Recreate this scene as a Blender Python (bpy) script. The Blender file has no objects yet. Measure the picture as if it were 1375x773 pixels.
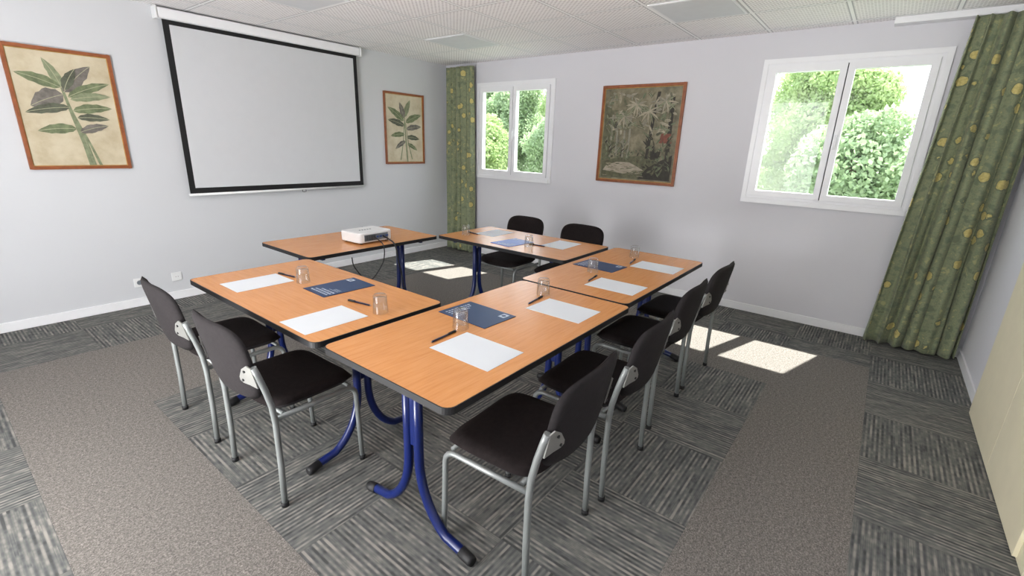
import bpy, bmesh, math, random
import numpy as np
from mathutils import Vector, Matrix

random.seed(7); np.random.seed(7)
scene = bpy.context.scene
COL = scene.collection
try:
    scene.view_settings.view_transform = 'Standard'
    scene.view_settings.look = 'None'
    scene.view_settings.exposure = 0.0
except Exception:
    pass

def lin(c):
    c = c / 255.0
    return c / 12.92 if c <= 0.04045 else ((c + 0.055) / 1.055) ** 2.4
def rgb(r, g, b): return (lin(r), lin(g), lin(b), 1.0)

# ------------------------------------------------------------------ node helpers
class NT:
    def __init__(s, name):
        s.m = bpy.data.materials.new(name); s.m.use_nodes = True
        s.t = s.m.node_tree; s.n = s.t.nodes; s.l = s.t.links
        s.b = s.n["Principled BSDF"]; s.out = s.n["Material Output"]
        s._tc = None
    def tc(s, k='Object'):
        if s._tc is None: s._tc = s.n.new('ShaderNodeTexCoord')
        return s._tc.outputs[k]
    def inp(s, sock, v):
        if hasattr(v, 'is_output'): s.l.new(v, sock)
        else: sock.default_value = v
    def math(s, op, a, b=0.0, c=0.0, clamp=False):
        n = s.n.new('ShaderNodeMath'); n.operation = op; n.use_clamp = clamp
        s.inp(n.inputs[0], a); s.inp(n.inputs[1], b); s.inp(n.inputs[2], c)
        return n.outputs[0]
    def sep(s, v):
        n = s.n.new('ShaderNodeSeparateXYZ'); s.l.new(v, n.inputs[0]); return n.outputs
    def comb(s, x, y, z=0.0):
        n = s.n.new('ShaderNodeCombineXYZ')
        s.inp(n.inputs[0], x); s.inp(n.inputs[1], y); s.inp(n.inputs[2], z); return n.outputs[0]
    def noise(s, v, scale=5, detail=2, rough=0.5):
        n = s.n.new('ShaderNodeTexNoise'); s.l.new(v, n.inputs['Vector'])
        n.inputs['Scale'].default_value = scale; n.inputs['Detail'].default_value = detail
        n.inputs['Roughness'].default_value = rough
        return n.outputs['Fac']
    def voro(s, v, scale=5, rand=1.0, out='Distance'):
        n = s.n.new('ShaderNodeTexVoronoi'); s.l.new(v, n.inputs['Vector'])
        n.inputs['Scale'].default_value = scale; n.inputs['Randomness'].default_value = rand
        return n.outputs[out]
    def ramp(s, f, stops):
        n = s.n.new('ShaderNodeValToRGB'); s.l.new(f, n.inputs[0]); e = n.color_ramp.elements
        while len(e) < len(stops): e.new(0.5)
        for i, (p, c) in enumerate(stops): e[i].position = p; e[i].color = c
        return n.outputs[0]
    def mix(s, f, a, b):
        n = s.n.new('ShaderNodeMix'); n.data_type = 'RGBA'
        s.inp(n.inputs[0], f); s.inp(n.inputs[6], a); s.inp(n.inputs[7], b); return n.outputs[2]
    def scale(s, v, x, y, z):
        n = s.n.new('ShaderNodeMapping'); s.l.new(v, n.inputs[0]); n.inputs['Scale'].default_value = (x, y, z)
        return n.outputs[0]
    def bump(s, h, strength=0.2, dist=0.01):
        n = s.n.new('ShaderNodeBump'); n.inputs['Strength'].default_value = strength
        n.inputs['Distance'].default_value = dist; s.l.new(h, n.inputs['Height'])
        s.l.new(n.outputs[0], s.b.inputs['Normal'])

def mat(name, c, rough=0.5, metal=0.0, var=0.06, scale=12, bump=0.0, spec=0.5, coord='Object', sheen=0):
    N = NT(name)
    f = N.noise(N.tc(coord), scale, 3)
    a = tuple(x * (1 - var) for x in c[:3]) + (1,); b = tuple(min(1, x * (1 + var)) for x in c[:3]) + (1,)
    N.l.new(N.ramp(f, [(0.3, a), (0.7, b)]), N.b.inputs['Base Color'])
    N.b.inputs['Roughness'].default_value = rough; N.b.inputs['Metallic'].default_value = metal
    N.b.inputs['Specular IOR Level'].default_value = spec
    if sheen: N.b.inputs['Sheen Weight'].default_value = sheen
    if bump: N.bump(N.noise(N.tc(coord), scale * 12, 2), bump, 0.004)
    return N.m

# ------------------------------------------------------------------ materials
M_wallB = mat('wall_paint_shaded', rgb(205, 207, 210), 0.75, var=0.015, scale=1.2, bump=0.05)  # back and left walls: dimmer lighting put into the paint colour
M_wallR = mat('wall_paint_lit', rgb(216, 216, 221), 0.75, var=0.015, scale=1.2, bump=0.05)  # same wall paint, lighter because the stronger light is put into its colour
M_white = mat('white_satin_paint', rgb(238, 239, 241), 0.4, var=0.01)
M_pvc = mat('white_pvc', rgb(240, 241, 244), 0.3, var=0.01)
M_cream = mat('cream_laminate', rgb(226, 218, 190), 0.5, var=0.02)
M_plastic_w = mat('white_plastic', rgb(230, 231, 231), 0.35, var=0.01)
M_plastic_k = mat('black_plastic', rgb(26, 26, 28), 0.45, var=0.05)
M_rubber = mat('black_rubber', rgb(18, 18, 20), 0.6)
M_blue = mat('blue_enamel', rgb(12, 28, 84), 0.28, var=0.03)
M_silver = mat('silver_painted_steel', rgb(134, 138, 137), 0.4, metal=0.35, var=0.03)
M_plate = mat('bright_steel', rgb(155, 155, 151), 0.42, metal=0.6, var=0.02)
M_fabric = mat('dark_brown_upholstery', rgb(31, 26, 26), 0.95, var=0.2, scale=60, bump=0.3, spec=0.15)
M_shell = mat('charcoal_backrest_fabric', rgb(42, 39, 40), 0.9, var=0.12, scale=60, bump=0.25, spec=0.2)
M_paper = mat('white_paper', rgb(218, 223, 227), 0.7, var=0.01)
M_navy = mat('navy_card', rgb(30, 58, 98), 0.4, var=0.05)
M_blue2 = mat('bright_blue_card', rgb(74, 106, 190), 0.4, var=0.05)
M_print = mat('white_print', rgb(195, 205, 218), 0.5, var=0.01)
M_screen = mat('matt_white_screen', rgb(206, 208, 211), 0.85, var=0.01)
M_black = mat('black_border', rgb(14, 14, 16), 0.7)
M_frame = mat('orange_brown_wood_frame', rgb(142, 80, 44), 0.4, var=0.2, scale=25)
M_frame2 = mat('gilt_slip', rgb(180, 136, 70), 0.4, var=0.15, scale=25)
M_pen = mat('navy_pen_plastic', rgb(20, 26, 60), 0.3)
M_dark = mat('dark_gap', rgb(50, 50, 52), 0.7)
M_vent = mat('grey_vent', rgb(110, 118, 124), 0.5)
M_panel = mat('smooth_ceiling_panel', rgb(216, 219, 222), 0.6, var=0.02)
M_port = mat('port_blue', rgb(40, 70, 130), .4)

def glass_mat():
    N = NT('window_glass')
    tr = N.n.new('ShaderNodeBsdfTransparent'); gl = N.n.new('ShaderNodeBsdfGlossy')
    gl.inputs['Roughness'].default_value = 0.02
    lw = N.n.new('ShaderNodeLayerWeight'); lw.inputs[0].default_value = 0.3
    fr = N.math('ADD', N.math('MULTIPLY', N.math('POWER', lw.outputs['Facing'], 3.0), 0.5), 0.03, clamp=True)
    mx = N.n.new('ShaderNodeMixShader')
    N.l.new(fr, mx.inputs[0]); N.l.new(tr.outputs[0], mx.inputs[1]); N.l.new(gl.outputs[0], mx.inputs[2])
    N.l.new(N.ramp(N.noise(N.tc(), 3, 1), [(0, (0.95, 0.97, 0.97, 1)), (1, (0.98, 1, 1, 1))]), tr.inputs[0])
    N.l.new(mx.outputs[0], N.out.inputs[0]); return N.m
M_glass = glass_mat()
def tumbler_mat():
    N = NT('tumbler_glass')
    gl = N.n.new('ShaderNodeBsdfGlossy'); gl.inputs['Roughness'].default_value = 0.03
    tr = N.n.new('ShaderNodeBsdfTransparent')
    N.l.new(N.ramp(N.noise(N.tc(), 30, 1), [(0, (0.92, 0.935, 0.935, 1)), (1, (0.96, 0.97, 0.97, 1))]), tr.inputs[0])
    lw = N.n.new('ShaderNodeLayerWeight'); lw.inputs[0].default_value = 0.4
    f = N.math('MULTIPLY', N.math('POWER', lw.outputs['Facing'], 2.5), 0.75)
    f = N.math('ADD', f, 0.07, clamp=True)
    mx = N.n.new('ShaderNodeMixShader')
    N.l.new(f, mx.inputs[0]); N.l.new(tr.outputs[0], mx.inputs[1]); N.l.new(gl.outputs[0], mx.inputs[2])
    N.l.new(mx.outputs[0], N.out.inputs[0]); return N.m
M_tumbler = tumbler_mat()

def wood_mat():
    N = NT('beech_laminate')
    v = N.scale(N.tc(), 3, 40, 10)
    f = N.noise(v, 2.2, 5, 0.6)
    f2 = N.noise(N.scale(N.tc(), 1.0, 4, 1), 1.5, 2)
    c = N.ramp(f, [(0.25, rgb(200, 132, 74)), (0.5, rgb(212, 146, 87)), (0.78, rgb(220, 158, 100))])
    c2 = N.mix(N.math('MULTIPLY', f2, 0.25), c, rgb(206, 138, 78))
    N.l.new(c2, N.b.inputs['Base Color']); N.b.inputs['Roughness'].default_value = 0.27
    return N.m
M_wood = wood_mat()

def carpet_mat():
    N = NT('carpet_tiles')
    o = N.sep(N.tc()); x, y = o[0], o[1]
    T = 0.546
    wx = N.math('DIVIDE', N.math('SUBTRACT', x, 0.62), T); wy = N.math('DIVIDE', N.math('SUBTRACT', y, 0.36), T)
    ix, iy = N.math('FLOOR', wx), N.math('FLOOR', wy)
    par = N.math('GREATER_THAN', N.math('PINGPONG', N.math('ADD', ix, iy), 1.0), 0.5)
    def inr(v, a, b):
        return N.math('MULTIPLY', N.math('GREATER_THAN', v, a), N.math('LESS_THAN', v, b))
    core = N.math('MULTIPLY', inr(ix, -0.5, 4.5), inr(iy, -0.5, 4.5))
    outer = N.math('MULTIPLY', inr(x, 0.62 - T, 4.16), inr(iy, -1.5, 6.5))
    plain = N.math('MULTIPLY', outer, N.math('SUBTRACT', 1.0, core))
    def stripes(a, b):
        line = N.math('FLOOR', N.math('DIVIDE', b, 0.0105))
        base = N.comb(N.math('MULTIPLY', a, 4.5), N.math('MULTIPLY', line, 7.31), N.math('ADD', N.math('MULTIPLY', ix, 3.7), N.math('MULTIPLY', iy, 5.1)))
        f = N.noise(base, 1.0, 3.0, 0.6)
        per = N.math('SINE', N.math('MULTIPLY', b, 2 * math.pi / 0.0210))
        brk = N.noise(N.comb(N.math('MULTIPLY', a, 30.0), N.math('MULTIPLY', line, 3.17), 1.7), 1.0, 1.0)
        s1 = N.math('ADD', N.math('MULTIPLY', f, 0.50), N.math('MULTIPLY', brk, 0.22))
        return N.math('ADD', s1, N.math('ADD', N.math('MULTIPLY', per, 0.065), 0.14))
    s = N.n.new('ShaderNodeMix'); s.data_type = 'FLOAT'
    N.l.new(par, s.inputs[0]); N.l.new(stripes(x, y), s.inputs[2]); N.l.new(stripes(y, x), s.inputs[3])
    sc = N.ramp(s.outputs[0], [(0.38, rgb(66, 66, 66)), (0.46, rgb(93, 95, 94)), (0.54, rgb(118, 117, 112)), (0.63, rgb(156, 151, 143))])
    patch = N.noise(N.tc(), 12.0, 2)
    sc = N.mix(N.math('MULTIPLY', patch, 0.45), sc, rgb(101, 103, 102))
    v1 = N.noise(N.tc(), 150, 3, 0.85)
    v2 = N.noise(N.tc(), 60, 2, 0.7)
    pc = N.ramp(N.math('ADD', N.math('MULTIPLY', v1, 0.75), N.math('MULTIPLY', v2, 0.25)), [(0.36, rgb(84, 80, 77)), (0.5, rgb(117, 113, 108)), (0.63, rgb(158, 152, 145))])
    c = N.mix(plain, sc, pc)
    fx = N.math('ABSOLUTE', N.math('SUBTRACT', N.math('FRACT', wx), 0.5)); fy = N.math('ABSOLUTE', N.math('SUBTRACT', N.math('FRACT', wy), 0.5))
    seam = N.math('MULTIPLY', N.math('GREATER_THAN', N.math('MAXIMUM', fx, fy), 0.495), N.math('SUBTRACT', 1.0, plain))
    c = N.mix(N.math('MULTIPLY', seam, 0.25), c, rgb(60, 60, 60))
    N.l.new(c, N.b.inputs['Base Color']); N.b.inputs['Roughness'].default_value = 0.95
    N.b.inputs['Specular IOR Level'].default_value = 0.1
    N.bump(v1, 0.15, 0.002)
    return N.m
M_carpet = carpet_mat()

def ceiling_mat():
    N = NT('perforated_ceiling_tiles')
    o = N.sep(N.tc()); x, y = o[0], o[1]
    fx = N.math('FRACT', N.math('DIVIDE', N.math('ADD', x, 6 - 3.58), 0.6))
    fy = N.math('FRACT', N.math('DIVIDE', N.math('ADD', y, 6 - 3.45), 0.6))
    def edge(f): return N.math('GREATER_THAN', N.math('ABSOLUTE', N.math('SUBTRACT', f, 0.5)), 0.482)
    bar = N.math('MAXIMUM', edge(fx), edge(fy))
    def edge2(f): return N.math('GREATER_THAN', N.math('ABSOLUTE', N.math('SUBTRACT', f, 0.5)), 0.468)
    sh = N.math('MAXIMUM', edge2(fx), edge2(fy))
    k = 2 * math.pi / 0.040
    h = N.math('MULTIPLY', N.math('SINE', N.math('MULTIPLY', x, k)), N.math('SINE', N.math('MULTIPLY', y, k)))
    hole = N.math('GREATER_THAN', N.math('ADD', h, N.math('MULTIPLY', N.noise(N.tc(), 25, 1), 0.5)), 0.6)
    tile = N.mix(hole, rgb(248, 246, 246), rgb(205, 201, 202))
    c = N.mix(sh, tile, rgb(186, 185, 188)); c = N.mix(bar, c, rgb(250, 250, 250))
    N.l.new(c, N.b.inputs['Base Color']); N.b.inputs['Roughness'].default_value = 0.8
    return N.m
M_ceil = ceiling_mat()

def curtain_mat():
    N = NT('green_gold_curtain_fabric')
    uv = N.tc('UV')
    d = N.voro(uv, 8.2, 0.75)
    wob = N.noise(uv, 40, 2)
    d2 = N.math('ADD', d, N.math('MULTIPLY', N.math('SUBTRACT', wob, 0.5), 0.16))
    circ = N.math('LESS_THAN', d2, 0.285)
    ring = N.math('MULTIPLY', N.math('LESS_THAN', d2, 0.35), N.math('GREATER_THAN', d2, 0.285))
    swirl = N.noise(uv, 18, 3, 0.6)
    base = N.ramp(swirl, [(0.38, rgb(108, 118, 94)), (0.5, rgb(136, 142, 110)), (0.56, rgb(118, 129, 102)), (0.66, rgb(162, 161, 118))])
    gold = N.ramp(N.noise(uv, 70, 2), [(0.35, rgb(180, 166, 100)), (0.65, rgb(206, 192, 126))])
    c = N.mix(ring, base, rgb(106, 114, 90)); c = N.mix(circ, c, gold)
    N.l.new(c, N.b.inputs['Base Color']); N.b.inputs['Roughness'].default_value = 0.85
    N.b.inputs['Sheen Weight'].default_value = 0.15
    return N.m
M_curtain = curtain_mat()

def leaf_mat(nm, a, b):
    N = NT(nm)
    f = N.noise(N.tc(), 1.6, 5, 0.75)
    c = N.ramp(f, [(0.3, a), (0.7, b)])
    N.l.new(c, N.b.inputs['Base Color']); N.b.inputs['Roughness'].default_value = 0.7
    tl = N.n.new('ShaderNodeBsdfTranslucent'); N.l.new(c, tl.inputs[0])
    mx = N.n.new('ShaderNodeMixShader'); mx.inputs[0].default_value = 0.45
    N.l.new(N.b.outputs[0], mx.inputs[1]); N.l.new(tl.outputs[0], mx.inputs[2]); N.l.new(mx.outputs[0], N.out.inputs[0])
    return N.m
M_leaf = leaf_mat('tree_leaves', rgb(148, 174, 114), rgb(198, 214, 158))
M_leaf2 = leaf_mat('tree_leaves_dark', rgb(140, 164, 124), rgb(186, 204, 160))
M_bark = mat('bark', rgb(98, 82, 66), 0.9, var=0.3, scale=8)
M_grass = mat('grass', rgb(112, 122, 96), 0.9, var=0.3, scale=2)

# ------------------------------------------------------------------ mesh builder
class MB:
    def __init__(s): s.v = []; s.f = []; s.mi = []; s.sm = []; s.uv = None
    def add(s, vs, fs, m=0, smooth=False):
        o = len(s.v); s.v += [tuple(v) for v in vs]
        for f in fs: s.f.append(tuple(o + i for i in f)); s.mi.append(m); s.sm.append(smooth)
    def box(s, x0, x1, y0, y1, z0, z1, m=0):
        vs = [(x, y, z) for x in (x0, x1) for y in (y0, y1) for z in (z0, z1)]
        s.add(vs, [(0, 1, 3, 2), (4, 6, 7, 5), (0, 4, 5, 1), (2, 3, 7, 6), (0, 2, 6, 4), (1, 5, 7, 3)], m)
    def tube(s, pts, r, seg=12, m=0, caps=True):
        P = [Vector(p) for p in pts]; n = len(P)
        tang = [(P[min(i + 1, n - 1)] - P[max(i - 1, 0)]).normalized() for i in range(n)]
        a = Vector((0, 0, 1)) if abs(tang[0].z) < 0.9 else Vector((1, 0, 0))
        nrm = tang[0].cross(a).normalized(); vs = []
        rr = r if isinstance(r, (list, tuple)) else [r] * n
        for i in range(n):
            nrm = (nrm - tang[i] * nrm.dot(tang[i])).normalized(); b = tang[i].cross(nrm)
            for k in range(seg):
                t = 2 * math.pi * k / seg
                vs.append(P[i] + (nrm * math.cos(t) + b * math.sin(t)) * rr[i])
        fs = [(i * seg + k, i * seg + (k + 1) % seg, (i + 1) * seg + (k + 1) % seg, (i + 1) * seg + k) for i in range(n - 1) for k in range(seg)]
        s.add(vs, fs, m, True)
        if caps:
            s.add([vs[k] for k in range(seg)][::-1], [tuple(range(seg))], m)
            s.add([vs[(n - 1) * seg + k] for k in range(seg)], [tuple(range(seg))], m)
    def lathe(s, prof, seg=28, m=0, c=(0, 0, 0)):
        n = len(prof)
        vs = [(c[0] + r * math.cos(2 * math.pi * k / seg), c[1] + r * math.sin(2 * math.pi * k / seg), c[2] + z) for r, z in prof for k in range(seg)]
        s.add(vs, [(i * seg + k, i * seg + (k + 1) % seg, (i + 1) * seg + (k + 1) % seg, (i + 1) * seg + k) for i in range(n - 1) for k in range(seg)], m, True)
    def prism(s, poly, z0, z1, m=0, side=None):
        n = len(poly); side = m if side is None else side
        lo = [(x, y, z0) for x, y in poly]; hi = [(x, y, z1) for x, y in poly]
        s.add(hi, [tuple(range(n))], m); s.add(lo, [tuple(range(n))[::-1]], m)
        s.add(lo + hi, [(i, (i + 1) % n, n + (i + 1) % n, n + i) for i in range(n)], side, False)
    def pillow(s, w, h, T, k=5, n=18, fn=None, m_front=0, m_back=0, p=6):
        def pt(i, j, sg):
            u = -1 + 2 * i / n; v = -1 + 2 * j / n
            r = max(abs(u), abs(v)); nn = (abs(u) ** k + abs(v) ** k) ** (1 / k)
            sc = r / nn if nn > 1e-9 else 0
            uu, vv = u * sc, v * sc
            t = T / 2 * (max(0.0, 1 - r ** p)) ** 0.5
            return fn(uu * w / 2, vv * h / 2, sg * t)
        for sg, mm in ((1, m_front), (-1, m_back)):
            vs = [pt(i, j, sg) for i in range(n + 1) for j in range(n + 1)]
            fs = []
            for i in range(n):
                for j in range(n):
                    q = (i * (n + 1) + j, (i + 1) * (n + 1) + j, (i + 1) * (n + 1) + j + 1, i * (n + 1) + j + 1)
                    fs.append(q if sg > 0 else q[::-1])
            s.add(vs, fs, mm, True)
    def obj(s, name, mats, parent=None, bevel=0, weld=True, seg=2, loc=None, **props):
        me = bpy.data.meshes.new(name); me.from_pydata(s.v, [], s.f)
        for m in mats: me.materials.append(m)
        me.polygons.foreach_set('material_index', s.mi); me.polygons.foreach_set('use_smooth', s.sm)
        if weld:
            b = bmesh.new(); b.from_mesh(me); bmesh.ops.remove_doubles(b, verts=b.verts, dist=1e-6)
            bmesh.ops.recalc_face_normals(b, faces=b.faces); b.to_mesh(me); b.free()
        me.update()
        o = bpy.data.objects.new(name, me); COL.objects.link(o)
        if parent: o.parent = parent
        if loc: o.location = loc
        if bevel:
            bv = o.modifiers.new('bevel', 'BEVEL'); bv.width = bevel; bv.segments = seg; bv.limit_method = 'ANGLE'
        for k, v in props.items(): o[k] = v
        return o

def empty(name, loc=(0, 0, 0), rot=0, **props):
    e = bpy.data.objects.new(name, None); COL.objects.link(e); e.location = loc; e.rotation_euler = (0, 0, rot)
    e.empty_display_size = 0.1
    for k, v in props.items(): e[k] = v
    return e
def clone(root, loc, rot, **props):
    def rec(o, par):
        c = o.copy(); COL.objects.link(c)
        if par: c.parent = par
        for ch in list(o.children): rec(ch, c)
        return c
    c = rec(root, None); c.location = loc; c.rotation_euler = (0, 0, rot)
    for k, v in props.items(): c[k] = v
    return c
def rrect(x0, x1, y0, y1, r, n=6):
    P = []
    for cx, cy, a0 in ((x1 - r, y1 - r, 0), (x0 + r, y1 - r, 90), (x0 + r, y0 + r, 180), (x1 - r, y0 + r, 270)):
        for i in range(n + 1):
            a = math.radians(a0 + 90 * i / n); P.append((cx + r * math.cos(a), cy + r * math.sin(a)))
    return P

# ------------------------------------------------------------------ room
XL, XR, YF, YB, H = -1.7, 4.90, -0.74, 5.05, 2.5
S = dict(kind='structure')
WT = .11
b = MB(); b.box(XL - .2, XR + WT, YF - .2, YB + .2, -0.12, 0); b.obj('floor', [M_carpet], **S)
b = MB(); b.box(XL - .2, XR + WT, YF - .2, YB + .2, H, H + .12); b.obj('ceiling', [M_ceil], **S)
b = MB(); b.box(XL - .2, XR + WT, YB, YB + .2, 0, H); b.obj('wall_back', [M_wallB], **S)
b = MB(); b.box(XL - .2, XR + WT, YF - .2, YF, 0, H); b.obj('wall_front', [M_wallR], **S)
b = MB(); b.box(XL - .2, XL, YF, YB, 0, H); b.obj('wall_left', [M_wallB], **S)
WINS = [(3.28, 4.42, 1.10, 2.21), (-0.155, 1.02, 1.10, 2.245)]
b = MB()
ys = [YF, -0.155, 1.02, 3.28, 4.42, YB]
b.box(XR, XR + WT, ys[0], ys[1], 0, H); b.box(XR, XR + WT, ys[2], ys[3], 0, H); b.box(XR, XR + WT, ys[4], ys[5], 0, H)
for y0, y1, z0, z1 in WINS:
    b.box(XR, XR + WT, y0, y1, 0, z0); b.box(XR, XR + WT, y0, y1, z1, H)
b.obj('wall_right', [M_wallR], **S)
b = MB(); b.box(XL, XR - .013, YB - .013, YB, 0, .075); b.obj('baseboard_back', [M_white], bevel=.003, **S)
b = MB(); b.box(XR - .013, XR, YF, YB, 0, .075); b.obj('baseboard_right', [M_white], bevel=.003, **S)
b = MB(); b.box(3.93, XR - .013, YF, YF + .013, 0, .075); b.box(XL, 2.25, YF, YF + .013, 0, .075); b.obj('baseboard_front', [M_white], bevel=.003, **S)

def window(name, y0, y1, z0, z1):
    b = MB(); X = XR
    c = .04
    b.box(X - .016, X, y0 - c, y0, z0 - c, z1 + c); b.box(X - .016, X, y1, y1 + c, z0 - c, z1 + c)
    b.box(X - .016, X, y0, y1, z1, z1 + c); b.box(X - .030, X, y0 - .01, y1 + .01, z0 - c, z0)
    f = .024
    b.box(X - .008, X + .06, y0, y0 + f, z0, z1); b.box(X - .008, X + .06, y1 - f, y1, z0, z1)
    b.box(X - .008, X + .06, y0 + f, y1 - f, z1 - f, z1); b.box(X - .008, X + .06, y0 + f, y1 - f, z0, z0 + f)
    ym = (y0 + y1) / 2
    for a, d in ((y0 + f + .002, ym - .004), (ym + .004, y1 - f - .002)):
        za, zd = z0 + f + .002, z1 - f - .002; w = .047
        b.box(X - .026, X + .035, a, a + w, za, zd); b.box(X - .026, X + .035, d - w, d, za, zd)
        b.box(X - .026, X + .035, a + w, d - w, za, za + w); b.box(X - .026, X + .035, a + w, d - w, zd - w, zd)
        b.box(X + .004, X + .010, a + w - .003, d - w + .003, za + w - .003, zd - w + .003, 1)
    b.box(X + .0, X + .03, ym - .004, ym + .004, z0 + f, z1 - f, 2)
    b.box(X - .036, X - .026, ym - .035, ym - .012, 1.60, 1.70); b.tube([(X - .036, ym - .024, 1.66), (X - .055, ym - .024, 1.66), (X - .058, ym - .024, 1.60), (X - .058, ym - .024, 1.55)], .008)
    return b.obj(name, [M_pvc, M_glass, M_dark], **S)
window('window_1', *WINS[0]); window('window_2', *WINS[1])

b = MB()
b.box(2.30, 3.86, YF, YF + .03, 0, 2.15, 0)
b.box(2.40, 3.08, YF + .03, YF + .045, 0.01, 2.06, 0); b.box(3.085, 3.77, YF + .03, YF + .045, 0.01, 2.06, 0)
b.box(3.08, 3.085, YF + .03, YF + .033, 0.01, 2.06, 1)
b.tube([(3.15, YF + .045, 1.03), (3.15, YF + .09, 1.03), (3.27, YF + .09, 1.03)], .01, m=2)
b.obj('door_1', [M_cream, M_dark, M_plate], bevel=.003, **S)

b = MB(); b.box(XR - .10, XR, YF, .20, H - .045, H); b.obj('trim_1', [M_white], bevel=.003, **S)

for i, (x, y) in enumerate([(3.58, 3.45), (3.58, 1.05), (1.78, 3.45), (1.78, 1.05)]):
    b = MB(); b.box(.02, .58, .02, .58, -.006, 0, 0)
    b.box(.04, .56, .04, .56, -.008, -.006, 1)
    o = b.obj('ceiling_light_panel', [M_white, M_panel], bevel=.002, loc=(x, y, H),
              label='flat square recessed light panel, switched off, in the tiled ceiling', category='ceiling light', group='ceiling light panels')

# ------------------------------------------------------------------ curtains
def curtain(name, top, bot, X, amp, nf, label, ph=0.0):
    nc, nr = nf * 16, 40
    vs = []
    for j in range(nr + 1):
        v = j / nr; z = .015 + (H - .05 - .015) * v
        a0 = bot[0] + (top[0] - bot[0]) * v; a1 = bot[1] + (top[1] - bot[1]) * v
        am = amp * (1.0 - 0.25 * v)
        for i in range(nc + 1):
            u = i / nc
            uu = u + 0.02 * math.sin(3.1 * v * 2 + u * 9 + ph) * (1 - v) + .02 * math.sin(u * 13 + ph)
            w = math.sin(2 * math.pi * nf * uu + ph)
            x = X + am * w * (0.72 + 0.28 * math.sin(u * 11 + ph + v * 1.5)) + .010 * math.sin(4 * math.pi * nf * u + 2 * v)
            y = a0 + (a1 - a0) * u + .018 * math.cos(2 * math.pi * nf * uu + ph) * math.sin(u * 5)
            vs.append((x, y, z))
    arc_u = [0]
    row = vs[(nr // 2) * (nc + 1):(nr // 2 + 1) * (nc + 1)]
    for i in range(nc): arc_u.append(arc_u[-1] + math.dist(row[i], row[i + 1]))
    b = MB(); fs = [(j * (nc + 1) + i, j * (nc + 1) + i + 1, (j + 1) * (nc + 1) + i + 1, (j + 1) * (nc + 1) + i) for j in range(nr) for i in range(nc)]
    b.add(vs, fs, 0, True)
    o = b.obj(name, [M_curtain], weld=False, label=label, category='curtain', group='patterned window curtains')
    uvl = o.data.uv_layers.new(name='UVMap')
    for lp in o.data.loops:
        vi = lp.vertex_index; i = vi % (nc + 1); uvl.data[lp.index].uv = (arc_u[i], vs[vi][2])
    so = o.modifiers.new('solid', 'SOLIDIFY'); so.thickness = .003
    return o
curtain('curtain', (-.70, -.235), (-.70, -.10), 4.78, .050, 6, 'long olive green curtain with gold circles, gathered beside the large window')
curtain('curtain', (4.47, 4.98), (4.42, 4.98), 4.80, .040, 5, 'long olive green curtain with gold circles, hanging in the room corner', 1.3)

# ------------------------------------------------------------------ projection screen
R = empty('projection_screen', (2.52, YB, 1.7), label='pull-down projection screen with black border mounted on the wall', category='projection screen')
b = MB(); b.box(-.96, .96, -.085, 0, .70, .785); b.obj('housing', [M_white], R, bevel=.018, seg=4)
for a, d in ((-.975, -.96), (.96, .975)):
    b = MB(); b.box(a, d, -.09, 0, .695, .79); b.obj('end_cap', [M_plastic_w], R, bevel=.004)
x0, x1, z0, z1 = -.925, .925, -.735, .70
b = MB()
b.box(x0, x1, -.052, -.050, z0, z1, 1)
b.box(x0 + .048, x1 - .045, -.0535, -.0518, z0 + .055, z1 - .035, 0)
b.obj('screen_fabric', [M_screen, M_black], R)
b = MB(); b.tube([(x0 - .01, -.05, z0 - .006), (x1 + .01, -.05, z0 - .006)], .012); b.obj('bottom_bar', [M_plastic_w], R)
b = MB(); b.tube([(.14, -.062, z0 - .012), (.14, -.066, z0 - .03), (.16, -.066, z0 - .035), (.18, -.066, z0 - .03), (.18, -.062, z0 - .012)], .003, 6); b.obj('pull_handle', [M_plastic_k], R)

# ------------------------------------------------------------------ pictures
LG = [mat('leaf_olive', rgb(110, 120, 88), .7, var=.3, scale=30), mat('leaf_grey', rgb(112, 107, 100), .7, var=.3, scale=30),
      mat('leaf_sage', rgb(128, 136, 106), .7, var=.25, scale=30), mat('leaf_dark', rgb(88, 92, 76), .7, var=.3, scale=30), mat('leaf_rib', rgb(168, 168, 138), .7)]
def aged():
    N = NT('aged_cream_print'); f = N.noise(N.tc(), 6, 5, .65)
    N.l.new(N.ramp(f, [(.3, rgb(182, 168, 138)), (.55, rgb(202, 191, 164)), (.8, rgb(212, 203, 181))]), N.b.inputs['Base Color']); N.b.inputs['Roughness'].default_value = .35
    return N.m
M_aged = aged()
def leafpoly(b, p0, p1, w, m, z, droop=0.15, n=9, rib=4):
    p0 = np.array(p0, float); p1 = np.array(p1, float); d = p1 - p0; L = np.hypot(*d); t = d / L; q = np.array([-t[1], t[0]])
    sag = -droop * L * (1 if t[0] > 0 else -1)
    up, dn, ce = [], [], []
    for i in range(n + 1):
        s = i / n; c = p0 + d * s + q * sag * (s * s - s * .3); hw = w * (math.sin(math.pi * min(1, s ** .8)) ** .75) * (1 + .1 * math.sin(i * 2.3))
        if i == n: hw = 0
        up.append(c + q * hw); dn.append(c - q * hw); ce.append(c)
    for i in range(n):
        P = [up[i], up[i + 1], dn[i + 1], dn[i]]
        b.add([(p[0], -z, p[1]) for p in P], [(3, 2, 1, 0)], m)
        P = [ce[i] + q * .002, ce[i + 1] + q * .0015, ce[i + 1] - q * .0015, ce[i] - q * .002]
        b.add([(p[0], -z - .0003, p[1]) for p in P], [(3, 2, 1, 0)], rib)
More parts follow.
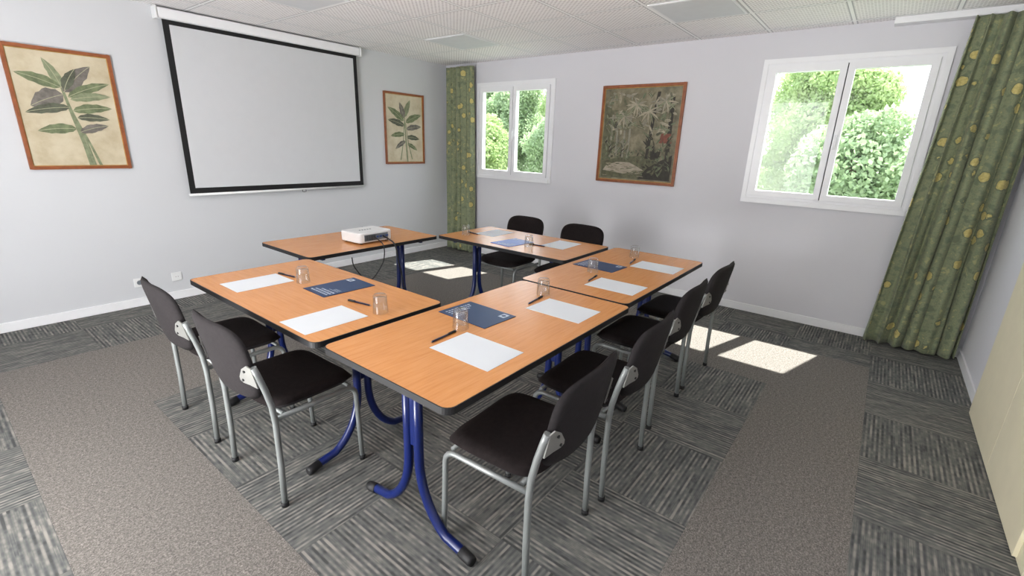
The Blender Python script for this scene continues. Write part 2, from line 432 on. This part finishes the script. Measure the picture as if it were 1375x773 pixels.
def picture_frame(b, w, h, f, m=0, m2=1):
    b.box(-w/2, -w/2 + f, -.022, 0, -h/2, h/2, m); b.box(w/2 - f, w/2, -.022, 0, -h/2, h/2, m)
    b.box(-w/2 + f, w/2 - f, -.022, 0, h/2 - f, h/2, m); b.box(-w/2 + f, w/2 - f, -.022, 0, -h/2, -h/2 + f, m)
    g = f * .28
    b.box(-w/2 + f, -w/2 + f + g, -.015, 0, -h/2 + f, h/2 - f, m2); b.box(w/2 - f - g, w/2 - f, -.015, 0, -h/2 + f, h/2 - f, m2)
    b.box(-w/2 + f, w/2 - f, -.015, 0, h/2 - f - g, h/2 - f, m2); b.box(-w/2 + f, w/2 - f, -.015, 0, -h/2 + f, -h/2 + f + g, m2)
def plant_picture(x, z, w, h, leaves, stems, label):
    R = empty('framed_picture', (x, YB, z), label=label, category='picture')
    b = MB(); picture_frame(b, w, h, .022); b.obj('frame', [M_frame, M_frame2], R, bevel=.002)
    b = MB(); iw, ih = w - .05, h - .05
    b.box(-iw/2, iw/2, -.010, -.002, -ih/2, ih/2, 5)
    P = lambda u, v: ((u - .5) * iw, (v - .5) * ih)
    for k, (pts, r0, r1) in enumerate(stems):
        pts = [np.array(P(*p)) for p in pts]
        for i in range(len(pts) - 1):
            d = pts[i + 1] - pts[i]; q = np.array([-d[1], d[0]]) / np.hypot(*d)
            a = r0 + (r1 - r0) * i / (len(pts) - 1); c = r0 + (r1 - r0) * (i + 1) / (len(pts) - 1)
            Q = [pts[i] + q * a, pts[i + 1] + q * c, pts[i + 1] - q * c, pts[i] - q * a]
            b.add([(p[0], -.0105 - .0001 * k, p[1]) for p in Q], [(3, 2, 1, 0)], 2)
    for k, (a, c, ww, m) in enumerate(leaves):
        leafpoly(b, P(*a), P(*c), ww * w, m, .0112 + .0004 * k)
    b.obj('botanical_print', LG + [M_aged], R, weld=False)
LA = [((.47,.66),(.76,.93),.085,1),((.46,.70),(.36,.95),.05,2),((.45,.70),(.05,.83),.062,0),((.46,.64),(.10,.55),.11,1),((.50,.53),(.04,.50),.055,3),
      ((.50,.62),(.95,.80),.055,0),((.52,.60),(.95,.68),.05,2),((.52,.50),(.94,.57),.055,0),((.55,.44),(.90,.46),.045,3),((.52,.34),(.12,.34),.058,0),((.55,.31),(.86,.40),.05,1),((.48,.68),(.60,.88),.055,3)]
plant_picture(.90, 1.635, .615, .865, LA, [([(.60,.0),(.57,.2),(.51,.45),(.46,.70)], .015, .008), ([(.70,.0),(.63,.2),(.52,.48)], .010, .004), ([(.64,.0),(.60,.22),(.50,.55)], .007, .004)],
              'framed botanical print of a broad-leaved banana plant, orange wood frame')
LB = [((.5,.68),(.62,.95),.06,2),((.47,.66),(.40,.90),.06,1),((.47,.62),(.08,.84),.065,0),((.48,.55),(.06,.66),.06,3),((.52,.60),(.94,.76),.065,0),((.53,.5),(.95,.58),.055,1),
      ((.48,.42),(.10,.42),.05,0),((.54,.38),(.9,.38),.05,3),((.5,.32),(.2,.22),.045,1),((.55,.28),(.84,.2),.04,0)]
plant_picture(4.145, 1.645, .64, .865, LB, [([(.55,.0),(.52,.3),(.5,.55),(.49,.7)], .012, .006), ([(.36,.03),(.44,.3),(.48,.6)], .008, .004), ([(.68,.04),(.58,.3),(.52,.6)], .008, .004)],
              'framed botanical print of a leafy many-stemmed plant, orange wood frame')

PC = [mat('paint_beige', rgb(164, 155, 133), .6, var=.2, scale=30), mat('paint_olive', rgb(92, 92, 68), .6, var=.3, scale=30), mat('paint_dark', rgb(50, 46, 37), .6, var=.3, scale=30),
      mat('paint_green', rgb(104, 114, 86), .6, var=.25, scale=30), mat('paint_rust', rgb(122, 72, 56), .6, var=.25, scale=30), mat('paint_grey', rgb(138, 134, 118), .6, var=.2, scale=30),
      mat('paint_path', rgb(166, 156, 138), .6, var=.15, scale=30)]
def paintbase():
    N = NT('painted_canvas_ground'); f = N.noise(N.tc(), 7, 6, .7)
    N.l.new(N.ramp(f, [(.3, rgb(72, 70, 52)), (.5, rgb(118, 112, 88)), (.7, rgb(152, 145, 120))]), N.b.inputs['Base Color']); N.b.inputs['Roughness'].default_value = .5
    return N.m
R = empty('framed_painting', (XR, 2.165, 1.64), -math.pi/2, label='framed painting of a shady tropical garden path, orange wood frame', category='picture')
w, h = .90, .995
b = MB(); picture_frame(b, w, h, .026); b.obj('frame', [M_frame, M_frame2], R, bevel=.002)
b = MB(); iw, ih = w - .06, h - .06
b.box(-iw/2, iw/2, -.010, -.002, -ih/2, ih/2, 7)
P = lambda u, v: ((u - .5) * iw, (v - .5) * ih)
rnd = random.Random(3); zl = .0104
def poly(pts, m):
    global zl
    zl += .0002; Q = [P(*p) for p in pts]; b.add([(p[0], -zl, p[1]) for p in Q], [tuple(range(len(Q)))[::-1]], m)
poly([(.03,.02),(.97,.02),(.97,.16),(.6,.28),(.3,.26),(.03,.2)], 1)
poly([(.05,.10),(.35,.07),(.62,.12),(.5,.17),(.42,.20),(.25,.20),(.1,.16)], 6)
poly([(.55,.02),(.97,.02),(.97,.3),(.8,.22),(.66,.14)], 2)
poly([(.02,.2),(.14,.24),(.2,.6),(.1,.8),(.02,.85)], 1)
for x in (.12, .2, .3, .37): poly([(x,.25),(x+.025,.25),(x+.03,.72),(x+.005,.72)], 5)
poly([(.62,.25),(.66,.25),(.7,.7),(.74,.95),(.7,.95),(.66,.7)], 2)
poly([(.88,.2),(.93,.2),(.92,.9),(.87,.9)], 2)
poly([(.78,.42),(.94,.42),(.92,.52),(.8,.52)], 4); poly([(.7,.24),(.8,.24),(.82,.33),(.68,.33)], 2)
def strokes(n, ux, vx, mats, L, W, ang):
    global zl
    for _ in range(n):
        u = rnd.uniform(*ux); v = rnd.uniform(*vx); a = math.radians(rnd.uniform(*ang)); l = rnd.uniform(*L); c = P(u, v)
        e = (c[0] + l * math.cos(a), c[1] + l * math.sin(a))
        if abs(e[0]) > iw/2 - .02 or abs(e[1]) > ih/2 - .02: continue
        zl += .00001; leafpoly(b, c, e, rnd.uniform(*W), m=rnd.choice(mats), z=zl, droop=.1, n=4, rib=rnd.choice(mats))
strokes(120, (.04,.96), (.55,.96), [0,3,5,1], (.05,.13), (.006,.014), (150,390))
strokes(60, (.04,.4), (.25,.6), [1,2,3,5], (.03,.09), (.005,.012), (40,140))
strokes(80, (.6,.96), (.05,.5), [1,2,2,3,1], (.03,.10), (.006,.014), (20,160))
strokes(40, (.04,.6), (.2,.32), [3,1,2], (.02,.05), (.004,.008), (40,140))
for c, n in (((.45,.82), 12), ((.3,.7), 10), ((.62,.75), 10), ((.82,.85), 9)):
    for i in range(n):
        a = 2 * math.pi * i / n + .2; p = P(*c); zl += .0001
        leafpoly(b, p, (p[0] + .13 * math.cos(a), p[1] + .10 * math.sin(a) - .02), .009, rnd.choice([0, 3, 5]), zl, .2, 6, 0)
strokes(50, (.06,.6), (.04,.18), [6,0,1,1], (.03,.08), (.003,.007), (-10,20))
b.obj('painted_canvas', PC + [paintbase()], R, weld=False)

# ------------------------------------------------------------------ wall sockets
for i, x in enumerate((1.10, 1.385)):
    R = empty('wall_socket', (x, YB, .215), label='small white electrical wall socket just above the skirting board', category='socket', group='wall sockets')
    b = MB(); b.box(-.04, .04, -.010, 0, -.04, .04); b.obj('plate', [M_plastic_w], R, bevel=.003)
    b = MB(); b.tube([(0, -.0125, 0), (0, -.010, 0)], .021, 20); b.tube([(-.009, -.013, 0), (-.009, -.0124, 0)], .003, 8, 1); b.tube([(.009, -.013, 0), (.009, -.0124, 0)], .003, 8, 1)
    b.obj('socket_insert', [M_vent if i == 0 else M_plastic_w, M_dark], R)

# ------------------------------------------------------------------ tables
TH = .74
def make_table(L, W, insets, name='meeting_table'):
    R = empty(name)
    b = MB(); b.prism(rrect(-L/2 + .003, L/2 - .003, -W/2 + .003, W/2 - .003, .035), TH - .024, TH, 0)
    b.obj('tabletop', [M_wood], R)
    b = MB(); po = rrect(-L/2, L/2, -W/2, W/2, .037); pi = rrect(-L/2 + .0035, L/2 - .0035, -W/2 + .0035, W/2 - .0035, .034); n = len(po)
    vs = [(x, y, z) for z in (TH - .025, TH - .0006) for x, y in po] + [(x, y, z) for z in (TH - .025, TH + .0002) for x, y in pi]
    fs = []
    for i in range(n):
        j = (i + 1) % n; fs += [(i, j, n + j, n + i), (2*n + i, 3*n + i, 3*n + j, 2*n + j), (n + i, n + j, 3*n + j, 3*n + i), (i, 2*n + i, 2*n + j, j)]
    b.add(vs, fs); b.obj('edge_band', [M_rubber], R)
    hw = W/2 - .04
    for xi in insets:
        b = MB()
        for sg in (1, -1):
            yc = sg * .03
            pts = [(xi, yc, TH - .03), (xi, yc, .45), (xi, yc, .33)]
            pts += [(xi, yc + sg * .235 * (1 - math.cos(math.pi/2 * i/12)), .33 - .305 * math.sin(math.pi/2 * i/12)) for i in range(1, 10)]
            pts += [(xi, sg * (hw - .05), .036), (xi, sg * hw, .021)]
            b.tube(pts, .019, 14)
        b.box(xi - .03, xi + .03, -.09, .09, TH - .032, TH - .0245)
        b.box(xi - .012, xi + .012, -W/2 + .06, W/2 - .06, TH - .05, TH - .0245)
        b.box(xi - .005, xi + .005, -.03, .03, .38, .60)
        lg = b.obj('leg', [M_blue], R)
        for sg in (1, -1):
            b = MB(); b.tube([(xi, sg * (hw - .05), .034), (xi, sg * (hw), .0225), (xi, sg * (hw + .012), .0215)], [.0215, .0215, .018], 14)
            b.obj('foot_cap', [M_rubber], lg, label='black rubber foot cap')
    for sg in (1, -1):
        b = MB(); b.box(insets[0] + .01, insets[1] - .01, sg * .2 - .01, sg * .2 + .01, TH - .052, TH - .0245)
        b.obj('support_rail', [M_blue], R)
    return R
def tprops(o, label):
    o['label'] = label; o['category'] = 'table'; o['group'] = 'meeting tables'
tA = make_table(1.28, .69, (-.49, .49)); tA.location = (1.49, 1.225, 0)
tprops(tA, 'beech-top meeting table with curved blue legs and a navy folder')
tB = make_table(1.28, .69, (-.425, .49)); tB.location = (2.785, 1.255, 0)
tprops(tB, 'beech-top meeting table with blue legs, two chairs tucked in')
tE = make_table(1.28, .69, (-.42, .46)); tE.location = (1.185, 2.245, 0); tE.rotation_euler = (0, 0, math.pi/2)
tprops(tE, 'beech-top meeting table with navy folder and two chairs')
tC = clone(tA, (3.06, 2.285, 0), math.pi/2, label='beech-top meeting table reflecting window light, bright blue folder on it')
tD = clone(tA, (2.12, 3.235, 0), 0, label='beech-top meeting table with projector on it, facing the screen')
tD.scale = (1.155/1.28, 1, 1)

# ------------------------------------------------------------------ chairs
def make_chair():
    R = empty('conference_chair')
    ytilt = lambda z: -.205 - (z - .45) * .19
    def fs(a, c, t):
        z = .445 + t + .012 * (abs(a) / .23) ** 2
        if c > .13: z -= ((c - .13) / .08) ** 2 * .02
        return (a, c, z)
    b = MB(); b.pillow(.455, .41, .06, 5, 20, fs, 0, 1, 8); b.obj('seat', [M_fabric, M_shell], R)
    def fb(a, c, t):
        z = .655 + c
        aa = a * (1 + .03 * (c / .165))
        return (aa, ytilt(z) - .035 * (1 - (a / .22) ** 2) + t + .0, z)
    b = MB(); b.pillow(.44, .345, .036, 4.2, 20, fb, 0, 1, 8); b.obj('backrest', [M_fabric, M_shell], R)
    for y in (.16, -.15):
        b = MB(); b.tube([(-.20, y, .408), (.20, y, .408)], .010); b.obj('seat_crossbar', [M_silver], R)
    for sg in (-1, 1):
        x = sg * .218
        pts = [(x, .192, .012), (x, .185, .2), (x, .180, .36)] + [(x, .180 - .05 * (1 - math.cos(a)), .36 + .048 * math.sin(a)) for a in (.4, .8, 1.2, 1.57)] + [(x, .0, .408), (x, -.19, .408)]
        b = MB(); b.tube(pts, .0115, 12); lg = b.obj('leg', [M_silver], R)
        b = MB(); b.tube([(x, .192, 0), (x, .191, .022)], .0145, 12); b.obj('foot_cap', [M_rubber], lg, label='black rubber foot cap')
        x = sg * .232
        pts = [(x, -.205, .012), (x, -.20, .2), (x, -.20, .40), (x, ytilt(.48) + .004, .48), (x, ytilt(.56) + .002, .56), (x * .995, ytilt(.63) - .004, .63), (x * .985, ytilt(.665) - .008, .665)]
        b = MB(); b.tube(pts, .0125, 12); lg = b.obj('leg', [M_silver], R)
        b = MB(); b.tube([(x, -.205, 0), (x, -.205, .022)], .0155, 12); b.obj('foot_cap', [M_rubber], lg, label='black rubber foot cap')
        b = MB(); q = [(sg * .232, .665), (sg * .215, .675), (sg * .185, .655), (sg * .158, .615), (sg * .155, .598), (sg * .168, .588), (sg * .20, .585), (sg * .232, .575)]
        def yb(xx, z): return ytilt(z) - .035 * (1 - (xx / .22) ** 2) - .018
        lo = [(p[0], yb(p[0], p[1]) - .001, p[1]) for p in q]; hi = [(p[0], yb(p[0], p[1]) - .006, p[1]) for p in q]; n = len(q)
        b.add(lo + hi, [tuple(range(n)), tuple(range(n, 2*n))[::-1]] + [(i, (i+1) % n, n + (i+1) % n, n + i) for i in range(n)], 0)
        for px, pz in ((.172, .602), (.195, .645)):
            px *= sg; y = yb(px, pz); b.tube([(px, y - .004, pz), (px, y - .009, pz)], .0055, 10, 1)
        b.obj('backrest_bracket', [M_plate, M_plastic_k], R)
    return R
ch = make_chair(); ch.location = (1.26, .915, 0); ch.rotation_euler = (0, 0, math.radians(3))
ch['category'] = 'chair'; ch['group'] = 'conference chairs'; ch['label'] = 'dark upholstered chair with grey metal legs, at a table corner'
D = math.radians
clone(ch, (1.845, .92, 0), D(2), label='dark upholstered chair with grey metal legs tucked under the table')
clone(ch, (2.525, .975, 0), D(1), label='dark upholstered chair with grey metal legs tucked under the table')
clone(ch, (3.12, .98, 0), D(-1), label='dark upholstered chair with grey metal legs beside the sunlit carpet')
clone(ch, (.91, 1.96, 0), D(-89), label='dark upholstered chair with grey metal legs, back towards open carpet')
clone(ch, (.915, 2.635, 0), D(-91), label='dark upholstered chair with grey metal legs, beside the wall sockets')
clone(ch, (3.43, 2.71, 0), D(90), label='dark upholstered chair with thin legs, backed towards the window wall')
clone(ch, (3.43, 2.07, 0), D(90), label='dark upholstered chair with thin legs, backed towards the window wall')

# ------------------------------------------------------------------ things on the tables
def sheet(x, y, rot, m, name, label, cat, group, printed=False, w=.21, h=.297, t=.0012):
    b = MB(); b.prism([(-w/2, -h/2), (w/2, -h/2), (w/2, h/2), (-w/2, h/2)], 0, t, 0)
    if printed:
        b.prism([(-w/2, -h/2), (w/2, -h/2), (w/2, h/2), (-w/2, h/2)], t + .0001, t + .0014, 0)
        z = t + .0017
        r = random.Random(5)
        yy = .115
        for k in range(3):
            xx = -.085
            while xx < .075 - .02 * k:
                l = r.uniform(.006, .016); b.add([(xx, yy, z), (xx + l, yy, z), (xx + l, yy + .009, z), (xx, yy + .009, z)], [(0, 1, 2, 3)], 1); xx += l + .005
            yy -= .019
        for k in range(3):
            l = r.uniform(.05, .09); b.add([(-.085, yy, z), (-.085 + l, yy, z), (-.085 + l, yy + .003, z), (-.085, yy + .003, z)], [(0, 1, 2, 3)], 1); yy -= .010
        b.add([(.045, -.125, z), (.09, -.125, z), (.09, -.09, z), (.045, -.09, z)], [(0, 1, 2, 3)], 1)
        cc = [(.0675 + .011 * math.cos(2*math.pi*i/16), -.1075 + .011 * math.sin(2*math.pi*i/16), z + .0002) for i in range(16)]
        b.add(cc, [tuple(range(16))], 0)
    return b.obj(name, [m, M_print], None, label=label, category=cat, group=group, loc=(x, y, TH + .0004)), rot
for (x, y, r, lb) in [(1.065, 2.563, 90, 'blank white sheet of paper in front of a chair'), (1.012, 1.813, 90, 'blank white sheet of paper in front of a chair'),
                  (1.221, 1.105, 0, 'blank white sheet of paper by the table edge'), (1.844, 1.106, 0, 'blank white sheet of paper by the table edge'),
                  (2.408, 1.102, 0, 'blank white sheet of paper by the table edge'), (3.02, 1.10, 0, 'blank white sheet of paper by the table edge'),
                  (3.17, 1.96, 91, 'blank white sheet of paper on the window-side table'), (3.16, 2.655, 89, 'blank white sheet of paper on the window-side table')]:
    o, _ = sheet(x, y, r, M_paper, 'paper_sheet', lb, 'paper', 'blank paper sheets'); o.rotation_euler = (0, 0, D(r))
for (x, y, r) in [(1.32, 2.185, 88), (1.515, 1.37, -2), (2.775, 1.40, -2)]:
    o, _ = sheet(x, y, r, M_navy, 'folder', 'navy blue printed card folder with white lettering and emblem', 'folder', 'card folders', True); o.rotation_euler = (0, 0, D(r))
o, _ = sheet(2.945, 2.285, 0, M_blue2, 'folder', 'bright blue folder reflecting light on the table', 'folder', 'card folders', True, .21, .29); o.rotation_euler = (0, 0, D(84))

def make_pen():
    R = empty('pen')
    b = MB(); b.tube([(-.07, 0, .0045), (-.066, 0, .0045), (.03, 0, .0045)], [.0035, .0045, .0045], 10); b.obj('barrel', [M_pen], R)
    b = MB(); b.tube([(.025, 0, .0052), (.07, 0, .0052), (.073, 0, .0052)], [.0052, .0052, .004], 10); b.box(.03, .065, -.0012, .0012, .0095, .0115); b.obj('cap', [M_plastic_k], R)
    b = MB(); b.tube([(-.07, 0, .0045), (-.076, 0, .0045)], [.003, .0008], 8); b.obj('tip', [M_plate], R)
    return R
pen = make_pen(); pens = [(1.236, 2.585, 100), (1.235, 1.885, 100), (1.225, 1.287, 4), (1.869, 1.287, 6), (2.451, 1.278, 8), (3.05, 1.29, 10), (3.0, 2.08, 95), (3.0, 2.77, 80)]
for i, (x, y, r) in enumerate(pens):
    if i == 0: o = pen; o.location = (x, y, TH); o.rotation_euler = (0, 0, D(r)); o['label'] = 'dark ballpoint pen lying beside a sheet of paper'; o['category'] = 'pen'; o['group'] = 'ballpoint pens'
    else: clone(pen, (x, y, TH), D(r))
b = MB(); b.lathe([(.034, 0), (.0355, .001), (.031, .082), (.026, .088), (0.0001, .088)], 28); b.lathe([(.034, 0), (.033, .002), (.0285, .072), (0.0001, .074)], 28)
g = b.obj('drinking_glass', [M_tumbler], None, label='clear glass tumbler standing upside down on the table', category='glass', group='glass tumblers')
for i, (x, y) in enumerate([(1.235, 2.40), (1.23, 1.71), (1.34, 1.305), (1.985, 1.32), (3.19, 1.34), (2.60, 1.36), (2.93, 2.11), (2.91, 2.77)]):
    if i == 0: g.location = (x, y, TH)
    else: clone(g, (x, y, TH), i * .7)

# projector
R = empty('projector', (2.15, 3.12, TH), D(2), label='white video projector on the table, vents facing the room', category='projector')
b = MB(); b.prism(rrect(-.155, .155, -.12, .12, .03), .012, .088, 0); b.obj('body', [M_plastic_w], R, bevel=.008, seg=3)
b = MB(); b.prism(rrect(-.11, .11, -.1235, -.118, .002), .024, .072, 0)
for i in range(8): b.box(-.10 + i * .012, -.095 + i * .012, -.1255, -.123, .03, .066, 1)
b.obj('rear_grille', [M_vent, M_plastic_k], R)
for i, w in enumerate((.018, .022, .018, .026)):
    b = MB(); b.box(.0 + i * .028, .0 + i * .028 + w, -.1262, -.1232, .042, .056, 0)
    b.obj('connector_port', [M_port], R)
b = MB(); b.tube([(.07, .12, .05), (.07, .145, .05)], .033, 24); b.tube([(.07, .1451, .05), (.07, .147, .05)], .026, 24, 1); b.obj('lens', [M_plastic_k, M_vent], R)
for i in range(5):
    b = MB(); b.tube([(-.06 + i * .024, .0, .0875), (-.06 + i * .024, .0, .0905)], .007, 12); b.obj('control_button', [M_vent], R)
b = MB(); b.prism(rrect(-.135, -.085, -.07, .07, .008), .0878, .0892); b.obj('lamp_cover', [M_plastic_w], R)
for sx in (-1, 1):
    for sy in (-1, 1):
        b = MB(); b.tube([(sx * .12, sy * .09, 0), (sx * .12, sy * .09, .014)], .01, 10); b.obj('foot', [M_rubber], R)
def smooth(pts, n=8):
    P = [Vector(p) for p in pts]; out = []
    for i in range(len(P) - 1):
        a = P[max(i-1, 0)]; b_ = P[i]; c = P[i+1]; d = P[min(i+2, len(P)-1)]
        for k in range(n):
            t = k / n; out.append(.5 * ((2*b_) + (-a + c)*t + (2*a - 5*b_ + 4*c - d)*t*t + (-a + 3*b_ - 3*c + d)*t**3))
    return out + [P[-1]]
b = MB(); b.tube(smooth([(2.21, 2.992, .79), (2.215, 2.93, .772), (2.22, 2.88, .752), (2.225, 2.855, .71), (2.24, 2.85, .6), (2.28, 2.86, .45), (2.31, 2.88, .25), (2.24, 2.9, .10), (2.20, 2.92, .01), (2.35, 3.05, .006), (2.5, 3.4, .006)]), .006, 8)
b.obj('power_cable', [M_plastic_k], label='black power cable hanging from the projector to the floor', category='cable')
b = MB(); b.tube(smooth([(2.13, 2.992, .79), (2.125, 2.93, .775), (2.12, 2.875, .752), (2.115, 2.855, .69), (2.09, 2.86, .6), (1.97, 2.86, .50), (1.86, 2.86, .62), (1.84, 2.86, .70)]), .004, 8)
b.obj('signal_cable', [M_plastic_k], label='thin black signal cable looped under the table', category='cable')

# ------------------------------------------------------------------ outside
b = MB(); b.box(5.3, 60, -40, 60, -.4, -.2); b.obj('ground', [M_grass], kind='structure')
def tree(x, y, top, R0, seed, m):
    rs = np.random.RandomState(seed); Rt = empty('tree', (x, y, -.2), label='leafy green deciduous tree in sunlight outside the window', category='tree', group='trees outside')
    hh = top + .2
    b = MB(); b.tube([(0, 0, 0), (.05, .02, hh * .3), (-.03, .05, hh * .6), (0, 0, hh * .85)], [.16, .13, .09, .03], 10); b.obj('trunk', [M_bark], Rt)
    blobs = []
    for k in range(28):
        a = rs.uniform(0, 2*math.pi); zc = rs.uniform(.15, .92) * hh; rr = R0 * rs.uniform(.22, .42); rad = R0 * rs.uniform(.25, .85) * (1.1 - zc / hh * .4)
        rad = min(rad, R0 * 1.2 - rr)
        zc = min(zc, hh - rr * .85)
        blobs.append((np.array([rad * math.cos(a), rad * math.sin(a), max(rr * .8, zc)]), rr))
    blobs.append((np.array([0, 0, hh - R0 * .35]), R0 * .35)); blobs.append((np.array([0, 0, hh * .5]), R0 * .8))
    V = []; F = []
    for c, rr in blobs:
        n = int(1500 * (rr / .6) ** 2) + 150
        d = rs.normal(size=(n, 3)); d /= np.linalg.norm(d, axis=1)[:, None]
        p = c + d * (rr * rs.uniform(.70, 1.14, n)[:, None]) * np.array([1, 1, .85])
        nn = d + rs.normal(size=(n, 3)) * .8; nn /= np.linalg.norm(nn, axis=1)[:, None]
        t = np.cross(nn, rs.normal(size=(n, 3))); t /= np.linalg.norm(t, axis=1)[:, None]; s = np.cross(nn, t)
        L = rs.uniform(.035, .075, n)[:, None]; W = L * .55
        o = len(V)
        q = np.stack([p - t * L, p + s * W, p + t * L, p - s * W], 1).reshape(-1, 3); V += q.tolist()
        F += [(o + 4*i, o + 4*i + 1, o + 4*i + 2, o + 4*i + 3) for i in range(n)]
    b = MB(); b.add(V, F)
    b.obj('foliage', [m], Rt, weld=False)
k = 0
for X0, Y0, step, n, top, R0 in ((12.5, -3.0, 3.6, 5, 2.75, 1.45), (16.6, -2.3, 3.9, 6, 3.95, 1.65), (21.8, -3, 5.4, 6, 5.2, 2.25)):
    for i in range(n):
        k += 1
        tree(X0 + .3 * math.sin(k * 3.3), Y0 + i * step, top + .35 * math.sin(k * 2.1), R0, k + 11, M_leaf if k % 2 else M_leaf2)

# ------------------------------------------------------------------ light
W = bpy.data.worlds.new('world'); scene.world = W; W.use_nodes = True
nt = W.node_tree; bg = nt.nodes['Background']
tc = nt.nodes.new('ShaderNodeTexCoord'); sp = nt.nodes.new('ShaderNodeSeparateXYZ'); rp = nt.nodes.new('ShaderNodeValToRGB')
nt.links.new(tc.outputs['Generated'], sp.inputs[0]); nt.links.new(sp.outputs[2], rp.inputs[0]); nt.links.new(rp.outputs[0], bg.inputs[0])
rp.color_ramp.elements[0].color = (.97, .98, 1, 1); rp.color_ramp.elements[1].color = (.76, .86, 1, 1)
bg.inputs[1].default_value = 4.2
sd = bpy.data.lights.new('sun', 'SUN'); sd.energy = 20; sd.angle = .01; sd.color = (1, .96, .9)
so = bpy.data.objects.new('sun', sd); COL.objects.link(so)
so.rotation_euler = Vector((-.63, .18, -1)).to_track_quat('-Z', 'Y').to_euler()
def area(name, loc, dirv, sx, sy, e, col=(1, 1, 1)):
    l = bpy.data.lights.new(name, 'AREA'); l.shape = 'RECTANGLE'; l.size = sx; l.size_y = sy; l.energy = e; l.color = col
    o = bpy.data.objects.new(name, l); COL.objects.link(o); o.location = loc
    o.rotation_euler = Vector(dirv).to_track_quat('-Z', 'Z').to_euler(); return o
area('side_fill', (-1.55, 2.0, 1.5), (1, 0, .12), 5.0, 1.6, 205, (.995, .995, 1))  # added fill, out of view by the left wall, brightens the whole room
area('up_fill', (-1.0, 2.0, .12), (.72, 0, 1), 5.0, .9, 470, (1, .985, .975))  # added unseen fill near the floor, aimed up to brighten the ceiling

# ------------------------------------------------------------------ camera
yaw, pit, rol, F = 0.91353241, 0.29806434, 0.03509511, 625.608
f = Vector((math.sin(yaw) * math.cos(pit), math.cos(yaw) * math.cos(pit), -math.sin(pit)))
r = Vector((math.cos(yaw), -math.sin(yaw), 0)); u = r.cross(f)
r2 = math.cos(rol) * r + math.sin(rol) * u; u2 = -math.sin(rol) * r + math.cos(rol) * u
cam = bpy.data.cameras.new('camera'); co = bpy.data.objects.new('camera', cam); COL.objects.link(co)
M = Matrix((r2, u2, -f)).transposed().to_4x4(); M.translation = (0, 0, 1.5); co.matrix_world = M
cam.sensor_width = 36; cam.lens = 36 * F / 1375; cam.clip_start = .02
scene.camera = co
